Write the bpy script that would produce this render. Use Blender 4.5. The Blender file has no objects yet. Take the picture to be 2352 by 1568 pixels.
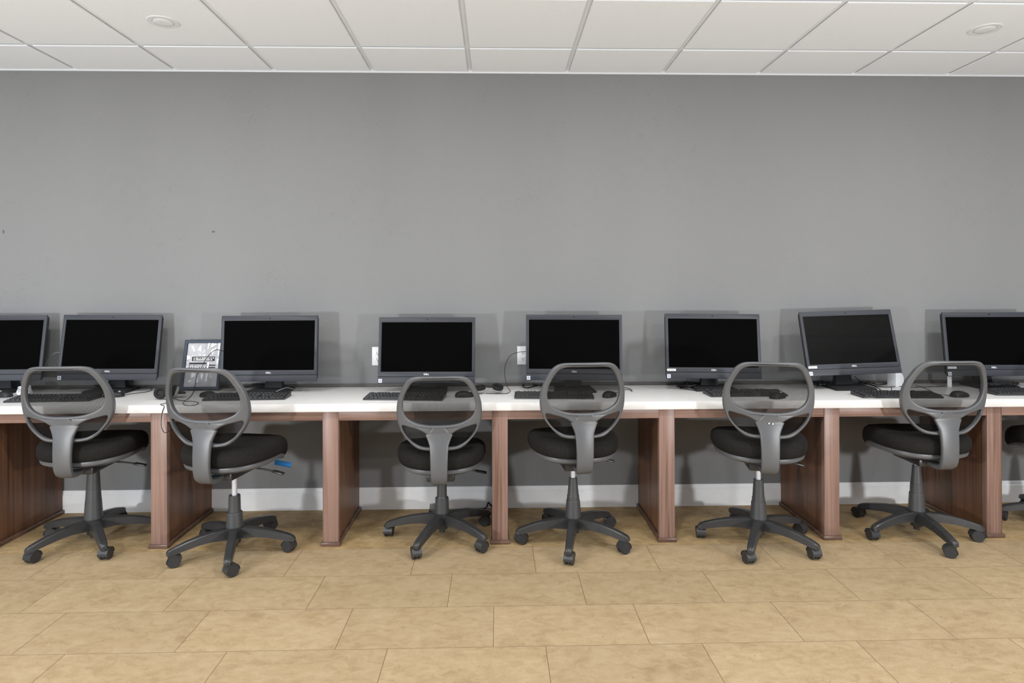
import bpy, bmesh, math, random
from math import sin, cos, pi, radians as R
from mathutils import Vector, Matrix
from mathutils.geometry import tessellate_polygon

random.seed(7)
COL = bpy.context.scene.collection

# ------------------------------------------------------------------ camera geometry of the photo
F, TH, RO, CY, CZ = 1422.18, .0251, -.0025, 657.55, 1.3931
WALL = 3.908          # distance of the grey wall
TOP = .768            # height of the white worktop
CEIL = 2.7416


def ray(px, py):
    a, b = px - 1176, py - CY
    u = cos(RO) * a + sin(RO) * b
    v = -sin(RO) * a + cos(RO) * b
    return Vector((cos(TH) * u / F + sin(TH), -sin(TH) * u / F + cos(TH), -v / F))


def atz(px, py, z=TOP):
    r = ray(px, py); t = (z - CZ) / r.z
    return Vector((r.x * t, r.y * t, z))


def aty(px, py, y):
    r = ray(px, py); t = y / r.y
    return Vector((r.x * t, y, CZ + r.z * t))


# ------------------------------------------------------------------ materials
def newmat(name):
    m = bpy.data.materials.new(name); m.use_nodes = True
    nt = m.node_tree
    return m, nt, nt.nodes['Principled BSDF'], nt.nodes, nt.links


def srgb(*c):
    return tuple(((v / 255) / 12.92 if v / 255 <= .04045 else ((v / 255 + .055) / 1.055) ** 2.4) for v in c) + (1,)


def mat(name, col, rough=.5, spec=.5, metal=0, noise=0, nscale=40, bump=0, bscale=200, sheen=0):
    m, nt, p, N, Lk = newmat(name)
    p.inputs['Roughness'].default_value = rough
    p.inputs['Specular IOR Level'].default_value = spec
    p.inputs['Metallic'].default_value = metal
    p.inputs['Base Color'].default_value = (*col, 1)
    if sheen:
        p.inputs['Sheen Weight'].default_value = sheen
        p.inputs['Sheen Roughness'].default_value = .4
    tc = N.new('ShaderNodeTexCoord')
    if noise:
        n = N.new('ShaderNodeTexNoise'); n.inputs['Scale'].default_value = nscale; n.inputs['Detail'].default_value = 5
        Lk.new(tc.outputs['Object'], n.inputs['Vector'])
        mr = N.new('ShaderNodeMapRange')
        mr.inputs['From Min'].default_value = .25; mr.inputs['From Max'].default_value = .75
        mr.inputs['To Min'].default_value = 1 - noise; mr.inputs['To Max'].default_value = 1 + noise
        Lk.new(n.outputs['Fac'], mr.inputs['Value'])
        mx = N.new('ShaderNodeVectorMath'); mx.operation = 'SCALE'
        mx.inputs[0].default_value = col
        Lk.new(mr.outputs['Result'], mx.inputs['Scale'])
        Lk.new(mx.outputs['Vector'], p.inputs['Base Color'])
    if bump:
        n2 = N.new('ShaderNodeTexNoise'); n2.inputs['Scale'].default_value = bscale; n2.inputs['Detail'].default_value = 3
        Lk.new(tc.outputs['Object'], n2.inputs['Vector'])
        b = N.new('ShaderNodeBump'); b.inputs['Strength'].default_value = bump; b.inputs['Distance'].default_value = .002
        Lk.new(n2.outputs['Fac'], b.inputs['Height']); Lk.new(b.outputs['Normal'], p.inputs['Normal'])
    return m


def wood(name, axis, c0=(.095, .045, .03), c1=(.31, .195, .155), rough=.38):
    m, nt, p, N, Lk = newmat(name)
    tc = N.new('ShaderNodeTexCoord'); mp = N.new('ShaderNodeMapping')
    oi = N.new('ShaderNodeObjectInfo')
    addv = N.new('ShaderNodeVectorMath'); addv.operation = 'ADD'
    Lk.new(tc.outputs['Object'], addv.inputs[0]); Lk.new(oi.outputs['Location'], addv.inputs[1])
    sc = [70, 70, 70]; sc[axis] = 1.6
    mp.inputs['Scale'].default_value = sc
    Lk.new(addv.outputs['Vector'], mp.inputs['Vector'])
    n = N.new('ShaderNodeTexNoise'); n.inputs['Scale'].default_value = 1; n.inputs['Detail'].default_value = 4
    n.inputs['Distortion'].default_value = .35
    Lk.new(mp.outputs['Vector'], n.inputs['Vector'])
    mp2 = N.new('ShaderNodeMapping'); sc2 = [18, 18, 18]; sc2[axis] = .5
    mp2.inputs['Scale'].default_value = sc2
    Lk.new(addv.outputs['Vector'], mp2.inputs['Vector'])
    n2 = N.new('ShaderNodeTexNoise'); n2.inputs['Scale'].default_value = 1; n2.inputs['Detail'].default_value = 2
    Lk.new(mp2.outputs['Vector'], n2.inputs['Vector'])
    mx = N.new('ShaderNodeMix'); mx.data_type = 'FLOAT'; mx.inputs['Factor'].default_value = .45
    Lk.new(n.outputs['Fac'], mx.inputs[2]); Lk.new(n2.outputs['Fac'], mx.inputs[3])
    cr = N.new('ShaderNodeValToRGB')
    e = cr.color_ramp.elements
    e[0].position = .32; e[0].color = (*c0, 1); e[1].position = .66; e[1].color = (*c1, 1)
    mid = e.new(.47); mid.color = tuple(.42 * a + .58 * b for a, b in zip(c0, c1)) + (1,)
    Lk.new(mx.outputs[0], cr.inputs['Fac']); Lk.new(cr.outputs['Color'], p.inputs['Base Color'])
    p.inputs['Roughness'].default_value = rough
    p.inputs['Specular IOR Level'].default_value = .4
    return m


def math_node(N, Lk, op, a, b=None, c=None):
    n = N.new('ShaderNodeMath'); n.operation = op
    for i, v in enumerate((a, b, c)):
        if v is None: continue
        if isinstance(v, (int, float)): n.inputs[i].default_value = v
        else: Lk.new(v, n.inputs[i])
    return n.outputs[0]


def floor_material():
    m, nt, p, N, Lk = newmat('floor_tiles')
    M = lambda op, a, b=None, c=None: math_node(N, Lk, op, a, b, c)
    tc = N.new('ShaderNodeTexCoord'); sp = N.new('ShaderNodeSeparateXYZ')
    Lk.new(tc.outputs['Object'], sp.inputs[0]); X, Y = sp.outputs['X'], sp.outputs['Y']
    T, Y0, X0 = .6096, 3.3097, -2.249
    q = M('DIVIDE', M('SUBTRACT', Y0, Y), T / 2)
    row = M('FLOOR', q); fy = M('FRACT', q)
    xs = M('DIVIDE', M('SUBTRACT', X, M('MULTIPLY_ADD', row, .2025, X0)), T)
    col = M('FLOOR', xs); fx = M('FRACT', xs)
    dx = M('MULTIPLY', M('MINIMUM', fx, M('SUBTRACT', 1, fx)), T)
    dy = M('MULTIPLY', M('MINIMUM', fy, M('SUBTRACT', 1, fy)), T / 2)
    d = M('MINIMUM', dx, M('ADD', dy, .0003))
    joint = M('SUBTRACT', 1, N_smooth(N, Lk, d, .0006, .0022))
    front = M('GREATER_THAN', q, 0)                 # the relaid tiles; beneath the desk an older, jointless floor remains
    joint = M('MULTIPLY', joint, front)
    # per tile tint
    cv = N.new('ShaderNodeCombineXYZ'); Lk.new(row, cv.inputs[0]); Lk.new(col, cv.inputs[1])
    wn = N.new('ShaderNodeTexWhiteNoise'); Lk.new(cv.outputs[0], wn.inputs['Vector'])
    tint = M('MULTIPLY_ADD', wn.outputs['Value'], .10, .95)
    offs = N.new('ShaderNodeVectorMath'); offs.operation = 'MULTIPLY_ADD'
    Lk.new(cv.outputs[0], offs.inputs[0]); offs.inputs[1].default_value = (3.7, 5.1, 0)
    Lk.new(tc.outputs['Object'], offs.inputs[2])
    mp = N.new('ShaderNodeMapping'); mp.inputs['Scale'].default_value = (1, 1.7, 1)
    mp.inputs['Rotation'].default_value = (0, 0, .45)
    Lk.new(offs.outputs[0], mp.inputs['Vector'])
    def noise(s, det, dist=0):
        n = N.new('ShaderNodeTexNoise'); n.inputs['Scale'].default_value = s; n.inputs['Detail'].default_value = det
        n.inputs['Distortion'].default_value = dist; Lk.new(mp.outputs['Vector'], n.inputs['Vector']); return n.outputs['Fac']
    big, mid, fine = noise(4.5, 4, .6), noise(18, 6, .8), noise(130, 4)
    v = M('ADD', M('MULTIPLY', big, .35), M('ADD', M('MULTIPLY', mid, .5), M('MULTIPLY', fine, .32)))
    cr = N.new('ShaderNodeValToRGB'); e = cr.color_ramp.elements
    e[0].position = .38; e[0].color = (.285, .197, .105, 1); e[1].position = .80; e[1].color = (.455, .35, .218, 1)
    k = e.new(.56); k.color = (.385, .282, .16, 1)
    Lk.new(v, cr.inputs['Fac'])
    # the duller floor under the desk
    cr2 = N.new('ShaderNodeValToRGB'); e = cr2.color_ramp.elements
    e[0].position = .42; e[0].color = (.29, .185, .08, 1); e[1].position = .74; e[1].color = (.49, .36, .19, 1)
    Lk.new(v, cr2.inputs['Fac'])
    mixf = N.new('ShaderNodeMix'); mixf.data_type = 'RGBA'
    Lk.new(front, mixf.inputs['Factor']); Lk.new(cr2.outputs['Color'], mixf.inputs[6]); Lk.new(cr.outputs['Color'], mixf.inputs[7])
    sc = N.new('ShaderNodeVectorMath'); sc.operation = 'SCALE'
    Lk.new(mixf.outputs[2], sc.inputs[0]); Lk.new(tint, sc.inputs['Scale'])
    # dark chips
    vo = N.new('ShaderNodeTexVoronoi'); vo.inputs['Scale'].default_value = 24; Lk.new(mp.outputs['Vector'], vo.inputs['Vector'])
    spot = M('LESS_THAN', vo.outputs['Distance'], .085)
    spc = N.new('ShaderNodeSeparateColor'); Lk.new(vo.outputs['Color'], spc.inputs[0])
    cl = N.new('ShaderNodeTexNoise'); cl.inputs['Scale'].default_value = 1.9; Lk.new(tc.outputs['Object'], cl.inputs['Vector'])
    thr = M('MULTIPLY_ADD', cl.outputs['Fac'], -1.3, 1.5)
    spot = M('MULTIPLY', spot, M('GREATER_THAN', spc.outputs[0], thr))
    dark = M('MAXIMUM', M('MULTIPLY', joint, .72), M('MULTIPLY', spot, .75))
    mj = N.new('ShaderNodeMix'); mj.data_type = 'RGBA'; Lk.new(dark, mj.inputs['Factor'])
    Lk.new(sc.outputs[0], mj.inputs[6]); mj.inputs[7].default_value = (.10, .06, .03, 1)
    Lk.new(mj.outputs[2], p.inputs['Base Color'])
    p.inputs['Roughness'].default_value = .55; p.inputs['Specular IOR Level'].default_value = .25
    b = N.new('ShaderNodeBump'); b.inputs['Strength'].default_value = .25; b.inputs['Distance'].default_value = .003
    Lk.new(M('SUBTRACT', M('MULTIPLY', mid, .3), joint), b.inputs['Height']); Lk.new(b.outputs['Normal'], p.inputs['Normal'])
    return m


def N_smooth(N, Lk, v, a, b):
    mr = N.new('ShaderNodeMapRange'); mr.interpolation_type = 'SMOOTHSTEP'
    mr.inputs['From Min'].default_value = a; mr.inputs['From Max'].default_value = b
    Lk.new(v, mr.inputs['Value']); return mr.outputs['Result']


def wall_material():
    m, nt, p, N, Lk = newmat('wall_paint')
    M = lambda op, a, b=None, c=None: math_node(N, Lk, op, a, b, c)
    tc = N.new('ShaderNodeTexCoord')
    def noise(s, det, dist=0, sc=None):
        n = N.new('ShaderNodeTexNoise'); n.inputs['Scale'].default_value = s; n.inputs['Detail'].default_value = det
        n.inputs['Distortion'].default_value = dist
        if sc:
            mp = N.new('ShaderNodeMapping'); mp.inputs['Scale'].default_value = sc
            Lk.new(tc.outputs['Object'], mp.inputs['Vector']); Lk.new(mp.outputs['Vector'], n.inputs['Vector'])
        else: Lk.new(tc.outputs['Object'], n.inputs['Vector'])
        return n.outputs['Fac']
    patch = N_smooth(N, Lk, noise(2.2, 2), .5, .66)                       # areas where the trowel left marks
    ridge = M('ABSOLUTE', M('SUBTRACT', noise(17, 3, 1.2), .5))
    ridge = M('SUBTRACT', 1, N_smooth(N, Lk, ridge, .0, .022))
    gate = N_smooth(N, Lk, noise(26, 2), .54, .62)
    h = M('MULTIPLY', M('MULTIPLY', ridge, gate), patch)
    h = M('ADD', h, M('MULTIPLY', noise(190, 3), .35))
    b = N.new('ShaderNodeBump'); b.inputs['Strength'].default_value = .42; b.inputs['Distance'].default_value = .0035
    Lk.new(h, b.inputs['Height']); Lk.new(b.outputs['Normal'], p.inputs['Normal'])
    roll = noise(1.0, 2, 0, (1.6, 1, .25))                                # faint vertical bands of tone
    f = M('MULTIPLY_ADD', roll, .16, .92)
    sv = N.new('ShaderNodeVectorMath'); sv.operation = 'SCALE'; sv.inputs[0].default_value = WALLC
    Lk.new(f, sv.inputs['Scale'])
    # two chips in the paint
    sp = N.new('ShaderNodeSeparateXYZ'); Lk.new(tc.outputs['Object'], sp.inputs[0])
    dark = None
    for (x, z, rx, rz) in CHIPS:
        dx = M('DIVIDE', M('SUBTRACT', sp.outputs['X'], x), rx); dz = M('DIVIDE', M('SUBTRACT', sp.outputs['Z'], z), rz)
        dd = M('LESS_THAN', M('ADD', M('MULTIPLY', dx, dx), M('MULTIPLY', dz, dz)), 1)
        dark = dd if dark is None else M('MAXIMUM', dark, dd)
    mj = N.new('ShaderNodeMix'); mj.data_type = 'RGBA'; Lk.new(M('MULTIPLY', dark, .6), mj.inputs['Factor'])
    Lk.new(sv.outputs[0], mj.inputs[6]); mj.inputs[7].default_value = (.05, .045, .04, 1)
    Lk.new(mj.outputs[2], p.inputs['Base Color'])
    p.inputs['Roughness'].default_value = .75; p.inputs['Specular IOR Level'].default_value = .2
    return m


def fabric_mesh_material():
    m, nt, p, N, Lk = newmat('chair_mesh')
    M = lambda op, a, b=None, c=None: math_node(N, Lk, op, a, b, c)
    uv = N.new('ShaderNodeUVMap')
    sp = N.new('ShaderNodeSeparateXYZ'); Lk.new(uv.outputs['UV'], sp.inputs[0])
    k = 2 * pi / .0042
    a = M('SINE', M('MULTIPLY', M('ADD', sp.outputs[0], sp.outputs[1]), k))
    b = M('SINE', M('MULTIPLY', M('SUBTRACT', sp.outputs[0], sp.outputs[1]), k))
    solid = M('GREATER_THAN', M('MULTIPLY', a, b), -.22)
    tr = N.new('ShaderNodeBsdfTransparent'); mx = N.new('ShaderNodeMixShader')
    out = N['Material Output'] if 'Material Output' in N else N.new('ShaderNodeOutputMaterial')
    p.inputs['Base Color'].default_value = (.009, .0085, .008, 1); p.inputs['Roughness'].default_value = .8
    p.inputs['Specular IOR Level'].default_value = .08
    Lk.new(solid, mx.inputs[0]); Lk.new(tr.outputs[0], mx.inputs[1]); Lk.new(p.outputs[0], mx.inputs[2])
    Lk.new(mx.outputs[0], out.inputs['Surface'])
    return m


_c1, _c2 = aty(490, 532, WALL), aty(8, 532, WALL)
CHIPS = [(_c1.x, _c1.z, .011, .006), (_c2.x, _c2.z, .006, .012)]
WALLC = (.236, .2375, .2385)
MT = {
    'wall': wall_material(), 'floor': floor_material(),
    'tile': mat('ceiling_tile', (.865, .905, .955), .9, .1, noise=.03, nscale=300, bump=.35, bscale=420),
    'bar': mat('ceiling_bar', (.79, .82, .86), .5, .3),
    'fix': mat('fixture_white', (.76, .79, .83), .5, .3), 'lens': mat('fixture_lens', (.80, .835, .87), .35, .4),
    'base': mat('baseboard_white', (.88, .885, .89), .45, .35, noise=.05, nscale=9),
    'ledge': mat('ledge_dark', (.10, .092, .088), .5, .3),
    'counter': mat('counter_white', (.745, .732, .717), .35, .35, noise=.025, nscale=30),
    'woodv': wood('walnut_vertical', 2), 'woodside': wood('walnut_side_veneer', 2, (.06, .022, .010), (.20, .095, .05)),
    'woodh': wood('walnut_horizontal', 0),
    'wooddark': wood('walnut_moulding', 0, (.05, .025, .018), (.17, .1, .075), .3),
    'plastic': mat('chair_plastic', (.10, .103, .109), .36, .55, bump=.12, bscale=700),
    'plasticdark': mat('chair_base_plastic', (.033, .033, .034), .33, .5, noise=.12, nscale=30),
    'column': mat('chair_column', (.058, .06, .063), .4, .5),
    'rubber': mat('caster_rubber', (.028, .028, .03), .45, .4),
    'chrome': mat('chrome', (.72, .74, .79), .3, .6, .35),
    'seat': mat('seat_fabric', (.016, .0148, .0135), .9, .15, noise=.35, nscale=160, bump=.5, bscale=900),
    'black': mat('black_plastic', (.016, .016, .017), .45, .4),
    'mesh': fabric_mesh_material(),
    'bezel': mat('monitor_bezel', (.044, .047, .056), .45, .35),
    'shell': mat('monitor_shell', (.02, .02, .022), .5, .3),
    'screen': mat('monitor_screen', (.0028, .0028, .0028), .5, .0),
    'glossy': mat('monitor_screen_glossy', (.004, .0037, .0035), .04, .15),
    'white': mat('white_print', (.85, .85, .86), .5, .3), 'lens2': mat('webcam_lens', (.01, .01, .012), .1, .6),
    'blue': mat('sticker_blue', (.25, .35, .55), .4, .4), 'ink': mat('ink', (.03, .03, .035), .6, .2),
    'key': mat('keyboard_keys', (.028, .028, .03), .4, .4), 'kbody': mat('keyboard_body', (.034, .034, .034), .38, .45),
    'cable': mat('cable_black', (.014, .014, .014), .5, .35), 'cableg': mat('cable_grey', (.2, .2, .2), .5, .35),
    'wplastic': mat('white_plastic', (.82, .83, .85), .35, .4),
    'navy': mat('frame_navy', (.022, .036, .062), .4, .45), 'paper': mat('notice_grey', (.47, .47, .49), .5, .3, noise=.15, nscale=25),
    'outlet': mat('outlet_white', (.86, .86, .86), .35, .4),
    'tape': mat('blue_tape', (.02, .16, .42), .6, .2),
    'silver': mat('silver_plastic', (.32, .32, .32), .25, .6),
    'pad': mat('ear_pad', (.01, .01, .01), .6, .3),
}


# ------------------------------------------------------------------ mesh building
class MB:
    def __init__(s):
        s.v, s.f, s.m, s.uv = [], [], [], None
        s.cur = 0

    def add(s, vs, fs, mtx=None):
        o = len(s.v)
        s.v += [tuple(mtx @ Vector(p)) if mtx else tuple(p) for p in vs]
        s.f += [tuple(i + o for i in f) for f in fs]
        s.m += [s.cur] * len(fs)
        return s

    def box(s, c, size, bev=0, mtx=None, seg=2):
        bm = bmesh.new(); bmesh.ops.create_cube(bm, size=1)
        for v in bm.verts:
            v.co = Vector((v.co.x * size[0], v.co.y * size[1], v.co.z * size[2]))
        if bev:
            bmesh.ops.bevel(bm, geom=bm.edges[:], offset=bev, segments=seg, profile=.5, affect='EDGES')
        bm.verts.index_update()
        t = Matrix.Translation(c)
        s.add([v.co.copy() for v in bm.verts], [[v.index for v in f.verts] for f in bm.faces], (mtx @ t) if mtx else t)
        bm.free(); return s

    def lathe(s, prof, n=24, mtx=None):
        vs, fs = [], []
        for r, z in prof:
            vs += [(r * cos(2 * pi * i / n), r * sin(2 * pi * i / n), z) for i in range(n)]
        for k in range(len(prof) - 1):
            for i in range(n):
                j = (i + 1) % n
                fs.append((k * n + i, k * n + j, (k + 1) * n + j, (k + 1) * n + i))
        fs.append(tuple(range(n))[::-1]); fs.append(tuple((len(prof) - 1) * n + i for i in range(n)))
        return s.add(vs, fs, mtx)

    def tube(s, pts, r, n=8, smooth=6, closed=False):
        P = [Vector(p) for p in pts]
        if smooth: P = catmull(P, smooth, closed)
        rings = []
        up = Vector((0, 0, 1)); L = len(P)
        for i, p in enumerate(P):
            a = P[(i - 1) % L] if closed else P[max(i - 1, 0)]; b = P[(i + 1) % L] if closed else P[min(i + 1, L - 1)]
            t = (b - a).normalized()
            x = t.cross(up)
            if x.length < .15: x = t.cross(Vector((0, 1, 0)))
            x.normalize(); y = x.cross(t)
            rings.append([p + x * (r * cos(2 * pi * k / n)) + y * (r * sin(2 * pi * k / n)) for k in range(n)])
        vs = [q for g in rings for q in g]; fs = []
        for i in range(L if closed else L - 1):
            for k in range(n):
                j = (i + 1) % L
                fs.append((i * n + k, i * n + (k + 1) % n, j * n + (k + 1) % n, j * n + k))
        if not closed:
            fs.append(tuple(range(n))[::-1]); fs.append(tuple((L - 1) * n + k for k in range(n)))
        return s.add(vs, fs)

    def rings(s, rings, cap0=True, cap1=True):
        n = len(rings[0]); vs = [p for g in rings for p in g]; fs = []
        for k in range(len(rings) - 1):
            for i in range(n):
                j = (i + 1) % n
                fs.append((k * n + i, k * n + j, (k + 1) * n + j, (k + 1) * n + i))
        if cap0: fs.append(tuple(range(n))[::-1])
        if cap1: fs.append(tuple((len(rings) - 1) * n + i for i in range(n)))
        return s.add(vs, fs)

    def plate(s, outer, holes, t, r, bend, seg=3):
        """A flat plate of half thickness t with holes and rounded rims, bent by bend(u, v, w)."""
        def area(L): return sum(L[i][0] * L[(i + 1) % len(L)][1] - L[(i + 1) % len(L)][0] * L[i][1] for i in range(len(L)))
        loops = []
        for k, L in enumerate([outer] + holes):
            L = list(L)
            if (area(L) > 0) != (k == 0): L.reverse()      # material always lies to the left
            loops.append(L)
        prof = [(r - r * sin(a), -(t - r) - r * cos(a)) for a in [i * pi / 2 / seg for i in range(seg + 1)]]
        prof += [(r - r * cos(a), (t - r) + r * sin(a)) for a in [i * pi / 2 / seg for i in range(seg + 1)]]
        faceloops = {0: [], len(prof) - 1: []}
        for L in loops:
            n = len(L); nor = []
            for i in range(n):
                a, b, c = Vector(L[i - 1]), Vector(L[i]), Vector(L[(i + 1) % n])
                e1, e2 = (b - a).normalized(), (c - b).normalized()
                n1, n2 = Vector((-e1.y, e1.x)), Vector((-e2.y, e2.x))
                q = n1 + n2; q = q / max(q.dot(n1), .35) if q.length > 1e-6 else n1
                nor.append(q)
            base = len(s.v)
            for k, (o, h) in enumerate(prof):
                ring = [(L[i][0] + nor[i].x * o, L[i][1] + nor[i].y * o) for i in range(n)]
                if k in faceloops: faceloops[k].append((ring, len(s.v)))
                s.v += [tuple(bend(u, v, h)) for u, v in ring]
            for k in range(len(prof) - 1):
                for i in range(n):
                    j = (i + 1) % n
                    s.f.append((base + k * n + i, base + k * n + j, base + (k + 1) * n + j, base + (k + 1) * n + i)); s.m.append(s.cur)
        for k, ls in faceloops.items():
            flat = []; idx = []
            for ring, b in ls:
                flat.append([Vector((u, v, 0)) for u, v in ring]); idx += list(range(b, b + len(ring)))
            for tri in tessellate_polygon(flat):
                f = tuple(idx[i] for i in tri)
                s.f.append(f if k else f[::-1]); s.m.append(s.cur)
        return s

    def mesh(s, name, angle=38):
        me = bpy.data.meshes.new(name); me.from_pydata(s.v, [], s.f)
        bm = bmesh.new(); bm.from_mesh(me); bmesh.ops.recalc_face_normals(bm, faces=bm.faces[:]); bm.to_mesh(me); bm.free()
        me.polygons.foreach_set('use_smooth', [True] * len(me.polygons))
        me.set_sharp_from_angle(angle=R(angle))
        if len(set(s.m)) > 1: me.polygons.foreach_set('material_index', s.m)
        me.update(); return me


def catmull(P, k, closed=False):
    out = []; n = len(P)
    g = (lambda i: P[i % n]) if closed else (lambda i: P[min(max(i, 0), n - 1)])
    for i in range(n if closed else n - 1):
        a, b, c, d = g(i - 1), g(i), g(i + 1), g(i + 2)
        for j in range(k):
            t = j / k
            out.append(.5 * ((2 * b) + (c - a) * t + (2 * a - 5 * b + 4 * c - d) * t * t + (3 * b - a - 3 * c + d) * t ** 3))
    if not closed: out.append(P[-1].copy())
    return out


def link(name, me, parent=None, loc=(0, 0, 0), rot=(0, 0, 0)):
    o = bpy.data.objects.new(name, me); COL.objects.link(o)
    o.parent = parent; o.location = loc; o.rotation_euler = rot
    return o


def obj(name, mb, m, parent=None, loc=(0, 0, 0), rot=(0, 0, 0), angle=38):
    me = mb.mesh(name, angle)
    for q in (m if isinstance(m, (list, tuple)) else [m]): me.materials.append(MT[q])
    return link(name, me, parent, loc, rot)


def tag(o, label, cat, group=None):
    o['label'] = label; o['category'] = cat
    if group: o['group'] = group
    return o


def thing(name, label, cat, loc=(0, 0, 0), rz=0, group=None):
    o = bpy.data.objects.new(name, None); o.empty_display_size = .05; COL.objects.link(o)
    o.location = loc; o.rotation_euler = (0, 0, rz)
    return tag(o, label, cat, group)


def struct(name, mb, m, **k):
    o = obj(name, mb, m, **k); o['kind'] = 'structure'; return o


def share(o, name, parent, loc=None, rot=None):
    """copy one object under another thing, sharing its mesh"""
    c = o.copy(); c.name = name; COL.objects.link(c); c.parent = parent
    if loc is not None: c.location = loc
    if rot is not None: c.rotation_euler = rot
    return c


# ------------------------------------------------------------------ the room
XL, XR, YB = -5.6, 5.6, -1.6
struct('floor', MB().box((0, (YB + WALL) / 2, -.05), (XR - XL, WALL - YB, .1)), 'floor')
struct('wall_back', MB().box((0, WALL + .05, CEIL / 2), (XR - XL, .1, CEIL + .2)), 'wall')
T = .6096
cm = MB(); cm.cur = 1
cm.box((0, (YB + WALL) / 2, CEIL + .06), (XR - XL, WALL - YB, .1))
cm.cur = 0
x0, y0, gap = -2.6008, WALL - .40, .030
for i in range(-7, 15):
    for j in range(-1, 13):
        xa, xb = x0 + i * T + gap / 2, x0 + (i + 1) * T - gap / 2
        ya, yb = y0 - (j + 1) * T + gap / 2, y0 - j * T - gap / 2
        yb = min(yb, WALL - .012); xa, xb = max(xa, XL), min(xb, XR); ya = max(ya, YB)
        if xb - xa < .05 or yb - ya < .05: continue
        h, e = .0075, .0022
        vs = [(xa, ya, CEIL + h), (xb, ya, CEIL + h), (xb, yb, CEIL + h), (xa, yb, CEIL + h),
              (xa, ya, CEIL + e), (xb, ya, CEIL + e), (xb, yb, CEIL + e), (xa, yb, CEIL + e),
              (xa + e, ya + e, CEIL), (xb - e, ya + e, CEIL), (xb - e, yb - e, CEIL), (xa + e, yb - e, CEIL)]
        fs = [(8, 11, 10, 9)]
        for a in range(4):
            b = (a + 1) % 4
            fs += [(a, b, b + 4, a + 4), (a + 4, b + 4, b + 8, a + 8)]
        cm.add(vs, fs)
struct('ceiling', cm, ['tile', 'bar'], angle=20)
# thin wall angle that closes the ceiling at the wall
struct('trim_1', MB().box((0, WALL - .006, CEIL + .002), (XR - XL, .012, .02), .001), 'fix')
bb = MB(); H = .135
prof = [(0, 0), (0, H), (-.005, H), (-.009, H - .008), (-.009, H - .02), (-.015, H - .028), (-.015, 0)]
bb.rings([[(x, WALL + y, z) for y, z in prof] for x in (XL, XR)])
struct('baseboard_back', bb, 'base', angle=20)
struct('trim_2', MB().box((0, WALL - .011, TOP + .009), (7.2, .022, .018), .002), 'ledge')

# ceiling discs
for (px, py), lab in (((375, 50), 'round white recessed ceiling light above the two monitors beside the navy framed notice'),
                      ((2262, 67), 'round white recessed ceiling light above the monitor at the right end')):
    p = atz(px, py, CEIL)
    t = thing('ceiling_light', lab, 'ceiling light', p, 0, 'recessed ceiling lights')
    obj('trim_ring', MB().lathe([(.050, 0), (.050, -.004), (.056, -.0055), (.074, -.004), (.077, 0)], 48), 'fix', t)
    obj('lens', MB().lathe([(.0485, 0), (.0485, -.006), (.046, -.0075), (.02, -.008), (.001, -.0081)], 48), 'lens', t)

# ------------------------------------------------------------------ the built-in desk
FRONT = 3.3548        # front face of the wooden panels
PITCH, P0 = .9113, -1.8063
ct = thing('countertop', 'long white worktop running along the whole grey wall', 'worktop', (0, 3.62, TOP - .044))
obj('slab', MB().box((0, (3.333 + WALL) / 2 - 3.62, .022), (7.1, WALL - 3.333, .044), .003), 'counter', ct)
dk = thing('desk_base', 'walnut desk base of upright panels and front rails under the white worktop', 'desk', (0, 3.62, 0))
UH = TOP - .044
pan = post = shoe = None
for k in range(-1, 6):
    cx = P0 + k * PITCH
    if pan is None:
        pm = MB().box((0, (FRONT + .036 + WALL - .016) / 2 - 3.62, UH / 2), (.070, WALL - .016 - FRONT - .036, UH))
        pan = obj('panel', pm, 'woodside', dk, (cx, 0, 0))
        post = obj('front_post', MB().box((0, FRONT + .018 - 3.62, (UH + .02) / 2), (.085, .036, UH - .02), .0025), 'woodv', pan)
        sm = MB()
        sm.box((0, FRONT + .012 - 3.62, .011), (.104, .05, .022), .005)
        for sx in (-1, 1):
            sm.box((sx * .0415, (FRONT + .03 + WALL - .016) / 2 - 3.62, .012), (.014, WALL - FRONT - .05, .024), .005)
        shoe = obj('shoe_moulding', sm, 'wooddark', pan)
    else:
        c = share(pan, 'panel', dk, (cx, 0, 0))
        share(post, 'front_post', c); share(shoe, 'shoe_moulding', c)
rail = None
for k in range(-2, 6):
    a = P0 + k * PITCH + .0425 if k > -2 else -3.5
    b = P0 + (k + 1) * PITCH - .0425 if k < 5 else 3.5
    if rail is None or k == 5:
        q = MB().box((0, FRONT + .012 - 3.62, UH - .0255), (b - a, .02, .051), .0015)
        o = obj('front_rail', q, 'woodh', dk, ((a + b) / 2, 0, 0))
    elif k == -1:
        q = MB().box((0, FRONT + .012 - 3.62, UH - .0255), (b - a, .02, .051), .0015)
        o = keep = obj('front_rail', q, 'woodh', dk, ((a + b) / 2, 0, 0))
    else:
        o = share(keep, 'front_rail', dk, ((a + b) / 2, 0, 0))
    rail = o

# ------------------------------------------------------------------ office chairs
def half_outline(h, n=5):
    pts = [Vector((u, v, 0)) for u, v in h]
    full = pts + [Vector((-p.x, p.y, 0)) for p in reversed(pts[1:-1])]
    return [(p.x, p.y) for p in catmull(full, n, True)]


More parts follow.
